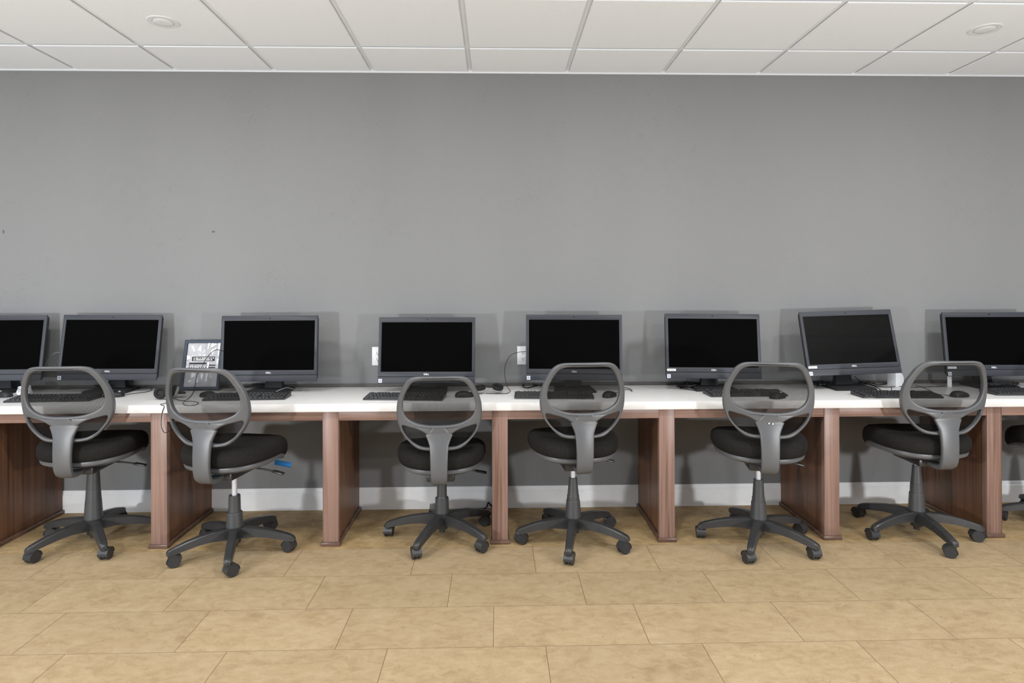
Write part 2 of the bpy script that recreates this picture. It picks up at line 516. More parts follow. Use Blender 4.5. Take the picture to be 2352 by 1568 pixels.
OUT = [(0, .395), (.05, .395), (.10, .394), (.132, .389), (.154, .377), (.175, .354), (.193, .318), (.208, .283), (.2175, .247), (.221, .211),
       (.2205, .175), (.214, .138), (.199, .102), (.173, .065), (.140, .029), (.105, .008), (.055, .001), (0, 0)]
UPP = [(0, .3735), (.05, .3735), (.09, .3725), (.118, .367), (.140, .353), (.162, .319), (.180, .277), (.187, .241), (.1855, .211), (.174, .183),
       (.150, .161), (.108, .144), (.058, .1355), (0, .1345)]
LOW = [(.190, .130), (.155, .124), (.100, .109), (.058, .082), (.036, .048), (.032, .022), (.060, .018), (.096, .023), (.134, .042),
       (.166, .072), (.188, .106)]
outer = half_outline(OUT)
upper = half_outline(UPP)
lowR = [(p.x, p.y) for p in catmull([Vector((u, v, 0)) for u, v in LOW], 5, True)]
lowL = [(-u, v) for u, v in lowR]
ZB, YBK = .612, -.243


def bend_frame(u, v, w):
    y = YBK - .02 * (v / .395) - .07 * (v / .395) ** 2 * .7 + 1.05 * u * u - w + .06 * (max(0, .1 - v)) * 1.2
    return (u, y, ZB + v)


frame_me = MB().plate(outer, [upper, lowR, lowL], .0155, .009, bend_frame, 4).mesh('back_frame', 50)
frame_me.materials.append(MT['plastic'])
# stretched mesh
def half_width(v):
    best = 0
    for i in range(len(outer)):
        (u1, v1), (u2, v2) = outer[i], outer[(i + 1) % len(outer)]
        if (v1 - v) * (v2 - v) <= 0 and v1 != v2:
            best = max(best, abs(u1 + (u2 - u1) * (v - v1) / (v2 - v1)))
    return best


fm = MB(); NV, NU = 30, 20; uvs = []
for i in range(NV + 1):
    v = .012 + (.383 - .012) * i / NV; hw = max(half_width(v) - .012, .02)
    for j in range(NU + 1):
        u = -hw + 2 * hw * j / NU
        fm.v.append(bend_frame(u, v, -.012 - .010 * (1 - (u / hw) ** 2))); uvs.append((u, v))
for i in range(NV):
    for j in range(NU):
        a = i * (NU + 1) + j
        fm.f.append((a, a + 1, a + NU + 2, a + NU + 1)); fm.m.append(0)
mesh_me = fm.mesh('mesh_back', 60); mesh_me.materials.append(MT['mesh'])
ul = mesh_me.uv_layers.new(name='UVMap')
for lp in mesh_me.loops: ul.data[lp.index].uv = uvs[lp.vertex_index]
# spine: v measured downward along a path that bends under the seat
SP = [(.742, 0), (.70, .002), (.66, .006), (.61, .012), (.55, .016), (.50, .014), (.466, .004), (.445, -.018), (.436, -.05), (.436, -.10), (.438, -.15)]
spts = catmull([Vector((0, YBK - .0115 - b, a)) for a, b in SP], 6)
slen = [0]
for i in range(1, len(spts)): slen.append(slen[-1] + (spts[i] - spts[i - 1]).length)


def bend_spine(u, s, w):
    s = min(max(s, 0), slen[-1])
    i = max(k for k in range(len(slen) - 1) if slen[k] <= s or k == 0)
    f = (s - slen[i]) / max(slen[i + 1] - slen[i], 1e-6)
    p = spts[i].lerp(spts[i + 1], f); t = (spts[i + 1] - spts[i]).normalized()
    n = Vector((0, t.z, -t.y))                 # towards the rear
    q = p + n * (w * (1 - .35 * min(1, abs(u) / .05) ** 2 if w > 0 else 1))
    q.y += 1.05 * u * u * min(1, max(0, 1 - (s - .06) / .09))
    q.x = u
    return tuple(q)


SL = slen[-1]
spn = [(.024, .0), (.031, .004), (.05, .027), (.07, .047), (.066, .054), (.056, .078), (.049, .10), (.046, .14), (.044, .2), (.043, .26),
       (.042, .285), (.038, .31), (.034, .34), (.032, .38), (.032, SL - .01)]
so = []
for (u, s), (u2, s2) in zip(spn, spn[1:]):
    k = max(1, int((s2 - s) / .008))
    so += [(u + (u2 - u) * i / k, s + (s2 - s) * i / k) for i in range(k)]
so.append(spn[-1])
so = so + [(-u, s) for u, s in reversed(so)]
spine_me = MB().plate(so, [], .013, .0085, bend_spine, 2).mesh('back_support', 28)
spine_me.materials.append(MT['plastic'])


def sup(a, b, n, k=48, y0=0):
    out = []
    for i in range(k):
        t = 2 * pi * i / k
        out.append((math.copysign(abs(cos(t)) ** (2 / n), cos(t)) * a, math.copysign(abs(sin(t)) ** (2 / n), sin(t)) * b + y0))
    return out


def seat_rings(layers, cap0=True, cap1=True):
    rs = []
    for sc, z, k in layers:
        ring = []
        for x, y in sup(.243 * sc, .228 * sc, 2.9, 56):
            fr = max(0, (y - .06) / .17)
            ring.append((x * (1 - .10 * max(0, -y / .228)), y + .012 * fr, z - k * .045 * fr ** 1.6 + .012 * (abs(x) / .24) ** 2 * (1 - fr) * min(1, k)))
        rs.append(ring)
    return rs


cu = MB().rings(seat_rings([(.9, .497, 1.5), (.965, .503, 1.5), (.996, .520, 1.35), (1.0, .541, 1.1), (.988, .560, .8), (.952, .576, .6), (.885, .587, .5), (.78, .589, .4),
                            (.6, .584, .3), (.4, .579, .2), (.15, .577, .1)]))
cush_me = cu.mesh('seat_cushion', 60); cush_me.materials.append(MT['seat'])
pn = MB().rings(seat_rings([(.35, .452, .0), (.62, .458, .2), (.84, .468, 1.0), (.93, .480, 1.4), (.945, .494, 1.5), (.93, .502, 1.5)]))
pan_me = pn.mesh('seat_pan', 40); pan_me.materials.append(MT['plastic'])
me_ = MB().box((0, -.02, .437), (.15, .24, .04), .008).box((0, -.03, .42), (.07, .09, .03), .006)
mech_me = me_.mesh('seat_mechanism'); mech_me.materials.append(MT['plasticdark'])
lv = MB().tube([(.06, .04, .436), (.14, .045, .428), (.20, .05, .416)], .005, 8, 4).box((.218, .052, .412), (.065, .030, .011), .005, Matrix.Translation((.218, .052, .412)) @ Matrix.Rotation(.2, 4, 'Y') @ Matrix.Translation((-.218, -.052, -.412)))
lever_me = lv.mesh('lever'); lever_me.materials.append(MT['plasticdark'])
# star base
hubm = MB().lathe([(.001, .03), (.016, .03), (.016, .052), (.031, .052), (.033, .07), (.038, .10), (.045, .125), (.047, .135), (.04, .14), (.02, .141)], 28)
hub_me = hubm.mesh('base_hub'); hub_me.materials.append(MT['plasticdark'])
ARM = [(.02, .133, .076, .044, .05), (.06, .134, .080, .042, .050), (.11, .131, .086, .039, .048), (.17, .123, .083, .037, .045), (.23, .110, .073, .035, .042),
       (.275, .097, .064, .034, .040), (.298, .089, .060, .033, .038), (.311, .083, .060, .028, .034), (.317, .076, .061, .02, .026)]
rs = []
for r, zt, zb, wt, wb in ARM:
    c = .0045
    rs.append([(r, -wb / 2, zb), (r, -wt / 2 - .001, zt - c), (r, -wt / 2 + c, zt), (r, wt / 2 - c, zt), (r, wt / 2 + .001, zt - c), (r, wb / 2, zb), (r, wb / 2 - .006, zb), (r, -wb / 2 + .006, zb)])
leg_me = MB().rings(rs).mesh('leg', 30); leg_me.materials.append(MT['plasticdark'])
# caster: hood + two wheels; the axle runs along x, the hood trails along -y
hd = MB()
arc = [R(a) for a in range(-12, 181, 12)]
prof_o = [(.0335 * cos(a), .030 + .0335 * sin(a)) for a in arc]
prof_i = [(.0305 * cos(a), .030 + .0305 * sin(a)) for a in reversed(arc)]
loop = prof_o + prof_i
hd.rings([[(x, -.018 + y * (1 if abs(x) < .02 else .985), z) for y, z in loop] for x in (-.0245, -.021, .021, .0245)])
hd.box((0, -.018, .034), (.012, .05, .044), .004)
hd.lathe([(.011, .05), (.011, .066), (.006, .068), (.006, .075)], 12)
cast_me = hd.mesh('caster', 30); cast_me.materials.append(MT['plasticdark'])
whl = MB().lathe([(.001, 0), (.018, .0), (.02, .002), (.026, .002), (.0292, .004), (.03, .008), (.03, .014), (.028, .016), (.001, .016)], 28,
                 Matrix.Translation((.007, -.018, .03)) @ Matrix.Rotation(pi / 2, 4, 'Y') @ Matrix.Translation((0, 0, 0)))
wheelR = whl.mesh('wheel', 40); wheelR.materials.append(MT['rubber'])
whl2 = MB(); whl2.add([(-x, y, z) for x, y, z in whl.v], [f[::-1] for f in whl.f])
wheelL = whl2.mesh('wheel', 40); wheelL.materials.append(MT['rubber'])
GAS = MB().lathe([(.0135, 0), (.0135, 1)], 20).mesh('gas_cylinder'); GAS.materials.append(MT['chrome'])


def chair(label, x, y, base_deg, yaw_deg, dz, sleeves, spins, gas=True):
    t = thing('office_chair', label, 'chair', (x, y, 0), 0, 'mesh back office chairs along the desk')
    link('base_hub', hub_me, t)
    for k in range(5):
        a = R(base_deg + 72 * k)
        link('leg', leg_me, t, rot=(0, 0, a))
        c = link('caster', cast_me, t, (.300 * cos(a), .300 * sin(a), 0), (0, 0, R(spins[k])))
        link('wheel', wheelR, c); link('wheel', wheelL, c)
    prof = []
    for r0, r1, za, zb in sleeves:
        prof += [(r0, za), (r1, zb - .003), (r1 - .002, zb)]
    obj('column_cover', MB().lathe(prof, 32), 'column', t, angle=25)
    if gas:
        g = link('gas_cylinder', GAS, t); z0 = sleeves[-1][3] - .01; g.location = (0, 0, z0); g.scale = (1, 1, .415 + dz - z0)
        g['label'] = 'polished chrome gas cylinder'
    ya = R(yaw_deg)
    for nm, me in (('seat_mechanism', mech_me), ('seat_pan', pan_me), ('seat_cushion', cush_me), ('lever', lever_me),
                   ('back_support', spine_me), ('back_frame', frame_me), ('mesh_back', mesh_me)):
        o = link(nm, me, t, (0, 0, dz), (0, 0, ya))
        if nm == 'mesh_back': o['label'] = 'see-through black mesh'
        if nm == 'seat_cushion': o['label'] = 'black fabric seat cushion'
    return t


CH = {}
CH['A'] = chair('grey mesh-back office chair in front of the cut-off monitor, its dark column fully covered', -2.203, 3.438, 22.8, 4, -.006,
                [(.045, .039, .135, .235), (.038, .034, .235, .30), (.0335, .029, .30, .40)], (200, 250, 100, 165, 180), gas=False)
CH['B'] = chair('grey mesh-back office chair with blue tape under its seat, before the navy framed notice', -1.381, 3.295, 70.8, -10, .0,
                [(.043, .039, .13, .212), (.031, .029, .212, .30)], (250, 60, 110, 140, 250))
CH['C'] = chair('lowest grey mesh-back office chair, sunk beside the middle wooden panel', -.306, 3.452, 33.9, 2, -.068,
                [(.039, .037, .125, .222), (.031, .029, .222, .232), (.0275, .026, .232, .345)], (270, 120, 175, 200, 320), gas=False)
CH['D'] = chair('grey mesh-back office chair facing the monitor beside the outlet with a plugged cord', .416, 3.375, 42.5, 6, .006,
                [(.044, .037, .13, .229), (.034, .033, .229, .255), (.031, .022, .255, .350)], (90, 40, 130, 160, 300))
CH['E'] = chair('grey mesh-back office chair with two white specks on its back bracket', 1.418, 3.325, 23.9, -11, .009,
                [(.044, .037, .13, .225), (.034, .033, .225, .25), (.031, .025, .25, .345)], (30, 70, 170, 190, 185))
CH['F'] = chair('grey mesh-back office chair turned aside, in front of the white power adapter', 2.349, 3.409, 51.8, -2, .0,
                [(.042, .037, .13, .235), (.0335, .031, .235, .29), (.029, .021, .29, .388)], (20, 200, 185, 240, 255))
CH['G'] = chair('office chair showing only part of its black seat and base past the last panel', 3.27, 3.49, 15, 6, -.03,
                [(.044, .037, .13, .229), (.034, .033, .229, .255), (.031, .022, .255, .350)], (90, 40, 130, 160, 30))
# blue painter's tape under the front of one seat
tp = MB().box((.11, .195, .434), (.10, .001, .030), 0, Matrix.Rotation(.12, 4, 'Y'))
o = obj('tape', tp, 'tape', CH['B'], (0, 0, 0), (0, 0, R(-12))); o['label'] = 'strip of blue tape under the seat front'
for dx in (-.006, .012):
    q = obj('paint_speck', MB().lathe([(.001, 0), (.004, 0), (.003, .0015), (.001, .002)], 8, Matrix.Rotation(pi / 2, 4, 'X')), 'white', CH['E'],
            (dx + .0, YBK - .033, .694), (0, 0, 0))
    q.location = Matrix.Rotation(R(-11), 3, 'Z') @ Vector((dx, YBK - .026, .705 if dx < 0 else .703))

# ------------------------------------------------------------------ all-in-one monitors
MW, MH, CHIN = .575, .39, .037


def rect(x0, x1, z0, z1, r=.004, k=3):
    out = []
    for cx, cz, a0 in ((x1 - r, z1 - r, 0), (x0 + r, z1 - r, 90), (x0 + r, z0 + r, 180), (x1 - r, z0 + r, 270)):
        out += [(cx + r * cos(R(a0 + 90 * i / k)), cz + r * sin(R(a0 + 90 * i / k))) for i in range(k + 1)]
    return out


bz = MB()
fl = lambda u, v, w: (u, .006 - w, v)
bz.plate(rect(-MW / 2, MW / 2, -MH / 2 + CHIN + .0012, MH / 2), [rect(-.2695, .2695, -.128, .164, .002)], .006, .002, fl, 2)
n_front = len(bz.f)
bz.cur = 1
def rr(w, z0, z1, y, k=4): return [(x, y, z) for x, z in rect(-w / 2, w / 2, z0, z1, .02, k)]
bz.rings([rr(.572, -.192, .193, .0115), rr(.572, -.192, .193, .026), rr(.54, -.182, .180, .038), rr(.40, -.14, .14, .056)])
bz_me = bz.mesh('housing', 30); bz_me.materials.append(MT['bezel']); bz_me.materials.append(MT['shell'])
chin_me = MB().box((0, .006, -MH / 2 + CHIN / 2), (MW, .012, CHIN), .0025).mesh('speaker_bar'); chin_me.materials.append(MT['bezel'])
scr = {}
for k in ('screen', 'glossy'):
    scr[k] = MB().box((0, .0065, .018), (.541, .004, .294)).mesh('screen'); scr[k].materials.append(MT[k])
cam_me = MB().lathe([(.0045, 0), (.0045, .0012), (.002, .0018), (.0005, .0018)], 14, Matrix.Translation((0, 0, .181)) @ Matrix.Rotation(pi / 2, 4, 'X')).mesh('webcam')
cam_me.materials.append(MT['lens2'])
fc = bpy.data.curves.new('logo', 'FONT'); fc.body = 'DELL'; fc.size = .0125; fc.align_x = 'CENTER'; fc.extrude = .0003; fc.offset = .0003; fc.resolution_u = 4
fo = bpy.data.objects.new('tmp', fc); COL.objects.link(fo)
bpy.context.view_layer.update()
logo_me = bpy.data.meshes.new_from_object(fo.evaluated_get(bpy.context.evaluated_depsgraph_get()))
bpy.data.objects.remove(fo); logo_me.name = 'logo'
xs = [v.co.x for v in logo_me.vertices]; sxl = .031 / (max(xs) - min(xs))
for v in logo_me.vertices: v.co = Vector((v.co.x * sxl, -.0004 - v.co.z, v.co.y * 1.05 - .1475))
logo_me.materials.clear(); logo_me.materials.append(MT['white'])
st = MB(); st.box((-.272, -.0003, -.181), (.021, .0006, .022))
st.cur = 1
for a in (0, 1):
    for b in (0, 1): st.box((-.2755 + a * .007, -.0008, -.1775 - b * .007), (.0058, .0004, .0058))
stick_me = st.mesh('sticker'); stick_me.materials.append(MT['white']); stick_me.materials.append(MT['blue'])
lb = MB(); lb.box((-.2555, -.0004, -.1435), (.053, .0006, .0135))
lb.cur = 1
for i, (a, w) in enumerate(((-.268, .008), (-.2545, .006), (-.244, .007))): lb.box((a, -.0009, -.1435), (w, .0004, .0022))
label_me = lb.mesh('asset_label'); label_me.materials.append(MT['white']); label_me.materials.append(MT['ink'])
sb = MB()
ft = [(-.125, -.10), (.125, -.10), (.112, .085), (-.112, .085)]
sb.rings([[(x, y, 0) for x, y in ft], [(x, y, .010) for x, y in ft], [(x * .93, y * .9, .017) for x, y in ft]])
foot_me = sb.mesh('stand_foot'); foot_me.materials.append(MT['shell'])
nk = MB(); nk.rings([[(x, y, z) for x, y in ((-w, y0 - d), (w, y0 - d), (w, y0 + d), (-w, y0 + d))] for z, w, y0, d in
                     ((.014, .055, .035, .022), (.06, .048, .035, .018), (.13, .045, .035, .016), (.20, .045, .035, .016))])
neck_me = nk.mesh('stand_neck'); neck_me.materials.append(MT['shell'])


def monitor(label, x, y, zc, yaw, tilt, roll, glossy=False, sticker=True, strip=False):
    """x, y, zc: the centre of the front face"""
    t = thing('desktop_monitor', label, 'monitor', (x, y + .02, TOP), R(yaw), 'black all-in-one monitors on the worktop')
    h = link('housing', bz_me, t, (0, -.02, zc - TOP), (R(-tilt), R(-roll), 0))
    link('screen', scr['glossy' if glossy else 'screen'], h)
    link('speaker_bar', chin_me, h); link('webcam', cam_me, h)
    link('logo', logo_me, h)['label'] = 'white brand lettering'
    if sticker: link('sticker', stick_me, h)['label'] = 'small square white sticker'
    if strip: link('asset_label', label_me, h)['label'] = 'white label strip'
    link('stand_foot', foot_me, t, (0, .015, 0)); link('stand_neck', neck_me, t, (0, .03, 0))
    return t


pr = aty(95.8, 722.6, 3.757)
monitor('black desktop monitor cut off at the left end of the worktop', pr.x - .283, 3.757, 1.036, 2, 9, 0)
monitor('black desktop monitor between the cut-off one and the navy framed notice', -2.313, 3.762, 1.036, 1.4, 9.6, -.4)
monitor('black desktop monitor with the navy framed notice at its side', -1.350, 3.709, 1.029, -1.8, 4.6, .2, sticker=False)
monitor('black desktop monitor overlapping an outlet without cords', -.415, 3.692, 1.017, -1.2, 7.2, -.1)
monitor('black desktop monitor with a cord plugged into its side, beside an outlet', .463, 3.683, 1.029, -1.8, 5.7, -.3)
monitor('black upright desktop monitor with a dull screen and white label strip', 1.305, 3.699, 1.031, -.7, 6.8, -.6, strip=True)
monitor('black desktop monitor tilted back, with a glossy reflecting screen', 2.139, 3.694, 1.051, 1.3, 13.9, 1.5, glossy=True, strip=True)
pl = aty(2165.6, 718.7, 3.745)
monitor('black desktop monitor cut off at the right end of the worktop', pl.x + .287, 3.72, 1.034, -1.5, 7, 0, strip=True)

# ------------------------------------------------------------------ keyboards and mice
kb = MB()
KW, KD = .442, .138
prof = [(-KD / 2, 0), (-KD / 2, .007), (-KD / 2 + .004, .0095), (KD / 2 - .006, .021), (KD / 2, .019), (KD / 2, 0)]
kb.rings([[(x, y * s, z) for y, z in prof] for x, s in ((-KW / 2, .97), (-KW / 2 + .004, 1), (KW / 2 - .004, 1), (KW / 2, .97))])
kb_me = kb.mesh('keyboard_body', 30); kb_me.materials.append(MT['kbody'])
ks = MB(); U = .0188


def key(cx, cy, w, d):
    z = .0098 + (cy + KD / 2) * .085
    a, b = w / 2 - .0010, d / 2 - .0010
    g, h = a - .0022, b - .0026
    vs = [(cx - a, cy - b, z - .002), (cx + a, cy - b, z - .002), (cx + a, cy + b, z - .002), (cx - a, cy + b, z - .002),
          (cx - g, cy - h, z + .0062), (cx + g, cy - h, z + .0062), (cx + g, cy + h + .001, z + .0062), (cx - g, cy + h + .001, z + .0062)]
    ks.add(vs, [(4, 5, 6, 7), (0, 1, 5, 4), (1, 2, 6, 5), (2, 3, 7, 6), (3, 0, 4, 7)])


L0 = -KW / 2 + .011
rows = [[1.25, 1.25, 1.25, 6.25, 1.25, 1.25, 1.25, 1.25], [2.25] + [1] * 10 + [2.75], [1.75] + [1] * 11 + [2.25], [1.5] + [1] * 12 + [1.5], [1] * 13 + [2]]
for r, rw in enumerate(rows):
    x = L0; y = -KD / 2 + .015 + r * U
    for w in rw:
        key(x + w * U / 2, y, w * U, U); x += w * U
yf = -KD / 2 + .015 + 5 * U + .006
for g in ((0, 1), (2, 4), (6.5, 4), (11, 4)):
    for i in range(g[1]): key(L0 + (g[0] + i + .5) * U, yf, U, U * .85)
xn = L0 + 15.25 * U
for r, cells in ((0, (0, 1, 2)), (1, (1,)), (3, (0, 1, 2)), (4, (0, 1, 2))):
    for c in cells: key(xn + (c + .5) * U, -KD / 2 + .015 + r * U, U, U)
for i in range(3): key(xn + (i + .5) * U, yf, U, U * .85)
xp = L0 + 18.5 * U
for r in range(5):
    for c in range(4):
        if r == 0 and c == 0: key(xp + U, -KD / 2 + .015, 2 * U, U)
        elif r == 0 and c == 1: continue
        elif c == 3 and r in (0, 2): key(xp + 3.5 * U, -KD / 2 + .015 + (r + .5) * U, U, 2 * U)
        elif c == 3 and r in (1, 3): continue
        else: key(xp + (c + .5) * U, -KD / 2 + .015 + r * U, U, U)
key_me = ks.mesh('keys', 20); key_me.materials.append(MT['key'])


def keyboard(label, x, y, yaw):
    t = thing('keyboard', label, 'keyboard', (x, y, TOP), R(yaw), 'black keyboards on the worktop')
    link('keyboard_body', kb_me, t); link('keys', key_me, t); return t


keyboard('black keyboard seen through the mesh of the chair before the cut-off monitor', -2.463, 3.508, 2.6)
keyboard('black keyboard below the monitor next to the navy framed notice', -1.400, 3.518, 2.9)
keyboard('black keyboard sticking out beside the lowest chair, below the bare outlet', -.512, 3.482, -5)
keyboard('black keyboard below the monitor with the side-plugged cord', .322, 3.493, -3)
keyboard('black keyboard with a mouse resting against its end', 1.424, 3.522, 1.0)
keyboard('black keyboard in front of the white power adapter', 2.255, 3.44, -2.2)
k8 = atz(2352, 904)
keyboard('black keyboard cut off at the right end of the worktop', k8.x + .02, 3.50, 0)

ms = MB(); rings = []
for k in range(9):
    a = (k / 8) * pi / 2
    sc, z = cos(a) ** .6 if k < 8 else .02, .004 + .030 * sin(a)
    rings.append([(x * .031 * (sc if k else .96), y * .056 * (sc if k else .96) , z * (1 - .18 * max(0, y)) if k else .001) for x, y in sup(1, 1, 2.5, 32)])
ms.rings([rings[0]] + rings)
mouse_me = ms.mesh('mouse_body', 50); mouse_me.materials.append(MT['black'])
wh_me = MB().lathe([(.001, -.004), (.006, -.004), (.007, -.002), (.007, .002), (.006, .004), (.001, .004)], 16, Matrix.Translation((0, .028, .028)) @ Matrix.Rotation(pi / 2, 4, 'Y')).mesh('scroll_wheel')
wh_me.materials.append(MT['silver'])


def mouse(label, p, yaw, cable=None):
    t = thing('computer_mouse', label, 'mouse', (p[0], p[1], TOP), R(yaw), 'black computer mice on the worktop')
    link('mouse_body', mouse_me, t); link('scroll_wheel', wh_me, t)
    if cable:
        M_ = t.matrix_basis.inverted()
        pts = [Vector((0, .05, .010))] + [M_ @ Vector(q) for q in cable]
        obj('cable', MB().tube(pts, .0016, 6), 'cable', t)
    return t


z1 = TOP + .0018
mouse('black mouse at the cut-off left end, beside a coiled white cable', atz(9, 911), 70)
mouse('black mouse peeking out beside the frame of the leftmost chair', atz(262, 911), -80)
mouse('black mouse by the keyboard below the framed notice monitor', atz(477, 911), 60)
mouse('black mouse seen through the lowest chair, next to a keyboard', atz(1067, 911), -75, [atz(1090, 903, z1), atz(1110, 897, z1)])
mouse('black mouse next to a keyboard, seen through the chair facing it squarely', atz(1400, 911), -40,
      [atz(1420, 900, z1), atz(1440, 894, z1), atz(1450, 897, z1), atz(1452, 899, z1), atz(1448, 893, z1), atz(1430, 889, z1)])
mouse('black mouse leaning on the end of a keyboard', atz(1786, 914), -60)
mouse('black mouse in front of the small white card', atz(2204, 911), -78,
      [atz(2170, 907, z1), atz(2150, 903, z1), atz(2135, 896, z1), atz(2120, 889, z1), atz(2103, 885, z1)])

# ------------------------------------------------------------------ small things on the worktop
# framed notice
fp = atz(456, 891)
tl = thing('framed_notice', 'navy framed black and white notice leaning against the wall between two monitors', 'sign', (-1.797, 3.79, TOP), R(0))
LEAN = R(-14)
fw, fh, bd = .236, .305, .019
fmb = MB().plate(rect(-fw / 2, fw / 2, 0, fh, .002, 2), [rect(-fw / 2 + bd, fw / 2 - bd, bd, fh - bd, .001, 2)], .009, .004, lambda u, v, w: (u, -w, v), 2)
fro = obj('frame', fmb, 'navy', tl, (0, 0, .004), (LEAN, 0, 0), 30)


def poly(mb, pts, y=-.0008, d=.0006):
    n = len(pts); k = lambda p, yy: (-fw / 2 + bd + p[0] * (fw - 2 * bd), yy, fh - bd - p[1] * (fh - 2 * bd))
    mb.rings([[k(p, y + .001) for p in pts], [k(p, y) for p in pts]])


g = MB().box((0, .003, fh / 2), (fw - 2 * bd + .004, .004, fh - 2 * bd + .004)); g.cur = 1
for pts in ([(.1, .06), (.18, .07), (.24, .2), (.2, .2)], [(.3, .18), (.40, .03), (.44, .2), (.36, .17)], [(.62, .0), (.68, 0), (.64, .14), (.6, .15)],
            [(.72, .17), (.9, .1), (.78, .27), (.72, .22)], [(.48, .22), (.53, .15), (.55, .17), (.49, .24)], [(.36, .23), (.42, .27), (.4, .3)],
            [(.0, .28), (.12, .31), (.12, .36), (.01, .39)], [(.93, .0), (1, 0), (.98, .30), (.94, .3)], [(.15, .27), (.22, .30), (.17, .30)],
            [(.5, .28), (.57, .25), (.56, .3), (.48, .3)], [(.72, .0), (.9, .02), (.74, .1), (.7, .1)],
            [(.66, .45), (.71, .45), (.69, .62), (.64, .62)],
            [(.2, .70), (.30, .63), (.33, .75), (.2, .80)], [(.5, .66), (.58, .74), (.53, .84), (.48, .75)], [(.66, .64), (.71, .64), (.69, .88), (.64, .88)],
            [(.75, .68), (.85, .82), (.79, .78)], [(.1, .87), (.24, .84), (.18, .90)], [(.4, .8), (.44, .9), (.38, .9)],
            [(.02, .42), (.06, .44), (.02, .48)], [(.02, .52), (.07, .54), (.03, .58)], [(.92, .38), (.99, .36), (.97, .5), (.94, .5)]): poly(g, pts)
dk_ = g; g.cur = 2
poly(dk_, [(.17, .315), (.86, .315), (.86, .415), (.17, .415)], -.0002)
for i in range(2): poly(dk_, [(.1, .50 + i * .05), (.9, .50 + i * .05), (.9, .525 + i * .05), (.1, .525 + i * .05)], -.0002)
poly(dk_, [(.1, .45), (.62, .45), (.62, .49), (.1, .49)], -.0002)
w = g; g.cur = 1; random.seed(3)
for zr, x0_, x1_ in ((.335, .22, .80), (.375, .22, .76), (.507, .14, .6), (.557, .14, .6)):
    x = x0_
    while x < x1_:
        wd = random.choice((.028, .036, .044)); h_ = .026 if zr < .45 else .012
        poly(w, [(x, zr), (x + wd, zr), (x + wd, zr + h_), (x, zr + h_)], -.0018); x += wd + random.choice((.01, .012, .03))
o = obj('notice_sheet', g, ['paper', 'white', 'ink'], tl, (0, 0, .004), (LEAN, 0, 0)); o['label'] = 'grey sheet with white shards and lettering'

# wall outlets
for (cx, lab) in ((-.745, 'white wall outlet half hidden by a monitor, nothing plugged in'), (.166, 'white wall outlet crossed by a black cord')):
    t = thing('wall_outlet', lab, 'outlet', (cx, WALL, .958), 0, 'white outlets on the grey wall')
    obj('cover_plate', MB().box((0, -.003, 0), (.072, .006, .116), .002), 'outlet', t)
    for dz in (-.020, .020):
        q = MB().box((0, -.0065, dz), (.034, .003, .028), .0012)
        s_ = obj('socket', q, 'outlet', t)
        hl = MB().box((-.0065, -.0083, dz + .003), (.0028, .001, .008)).box((.0065, -.0083, dz + .003), (.0028, .001, .007))
        hl.lathe([(.0028, 0), (.0028, .001)], 10, Matrix.Translation((0, -.0078, dz - .0075)) @ Matrix.Rotation(pi / 2, 4, 'X'))
        obj('slots', hl, 'ink', s_)


def cable(name, label, pts, r=.0022, m='cable', smooth=6):
    o = obj(name, MB().tube(pts, r, 7, smooth), m)
    tag(o, label, 'cable')
    return o


def headset(label, p, yaw, cups, band, cords, fold=.0):
    t = thing('headset', label, 'headset', (p[0], p[1], TOP), R(yaw))
    M_ = t.matrix_basis.inverted()
    for (x, y, z, rx, rz) in cups:
        Mx = Matrix.Translation((x, y, z)) @ Matrix.Rotation(R(rz), 4, 'Z') @ Matrix.Rotation(R(rx), 4, 'X')
        c = obj('ear_cup', MB().lathe([(.001, .0), (.02, .0), (.029, .004), (.032, .011), (.031, .018)], 28, Mx), 'silver', t)
        d = obj('ear_pad', MB().lathe([(.031, .017), (.034, .022), (.033, .030), (.026, .034), (.018, .031), (.015, .024), (.001, .024)], 28, Mx), 'pad', c)
    obj('headband', MB().tube(band, .0065, 8), 'black', t)
    for c in cords: obj('cable', MB().tube([M_ @ Vector(q) for q in c], .0018, 7), 'cable', t)
    return t


zz = TOP + .002
h1 = atz(372, 916)
YE = 3.3295
headset('black and silver headset lying on the worktop, its cord hanging over the edge', h1, 0,
        [(.0, .0, .033, 78, 8), (.075, .03, .033, 70, -60)],
        [(-.045, .012, .02), (-.02, .03, .02), (.03, .06, .022), (.085, .06, .024), (.11, .03, .03), (.085, .02, .04)],
        [[h1 + Vector((.01, -.02, .008)), atz(390, 921, zz), atz(382, 925, TOP + .004), Vector((atz(381, 926).x, 3.3325, TOP + .0045)), Vector((atz(380, 927).x, 3.3295, TOP + .0005)), aty(377, 933, YE), aty(373, 945, YE), aty(371, 960, YE + .002), aty(371, 980, YE), aty(378, 993, YE), aty(390, 988, YE - .01), aty(399, 975, YE - .02)],
         [h1 + Vector((.05, -.01, .01)), atz(420, 920, zz), atz(436, 912, zz), atz(444, 900, zz), atz(446, 893, zz)],
         [atz(420, 922, zz), atz(440, 921, zz), atz(456, 925, zz), atz(444, 931, zz), atz(425, 930, zz), atz(420, 924, zz)]])
h2 = atz(1108, 905)
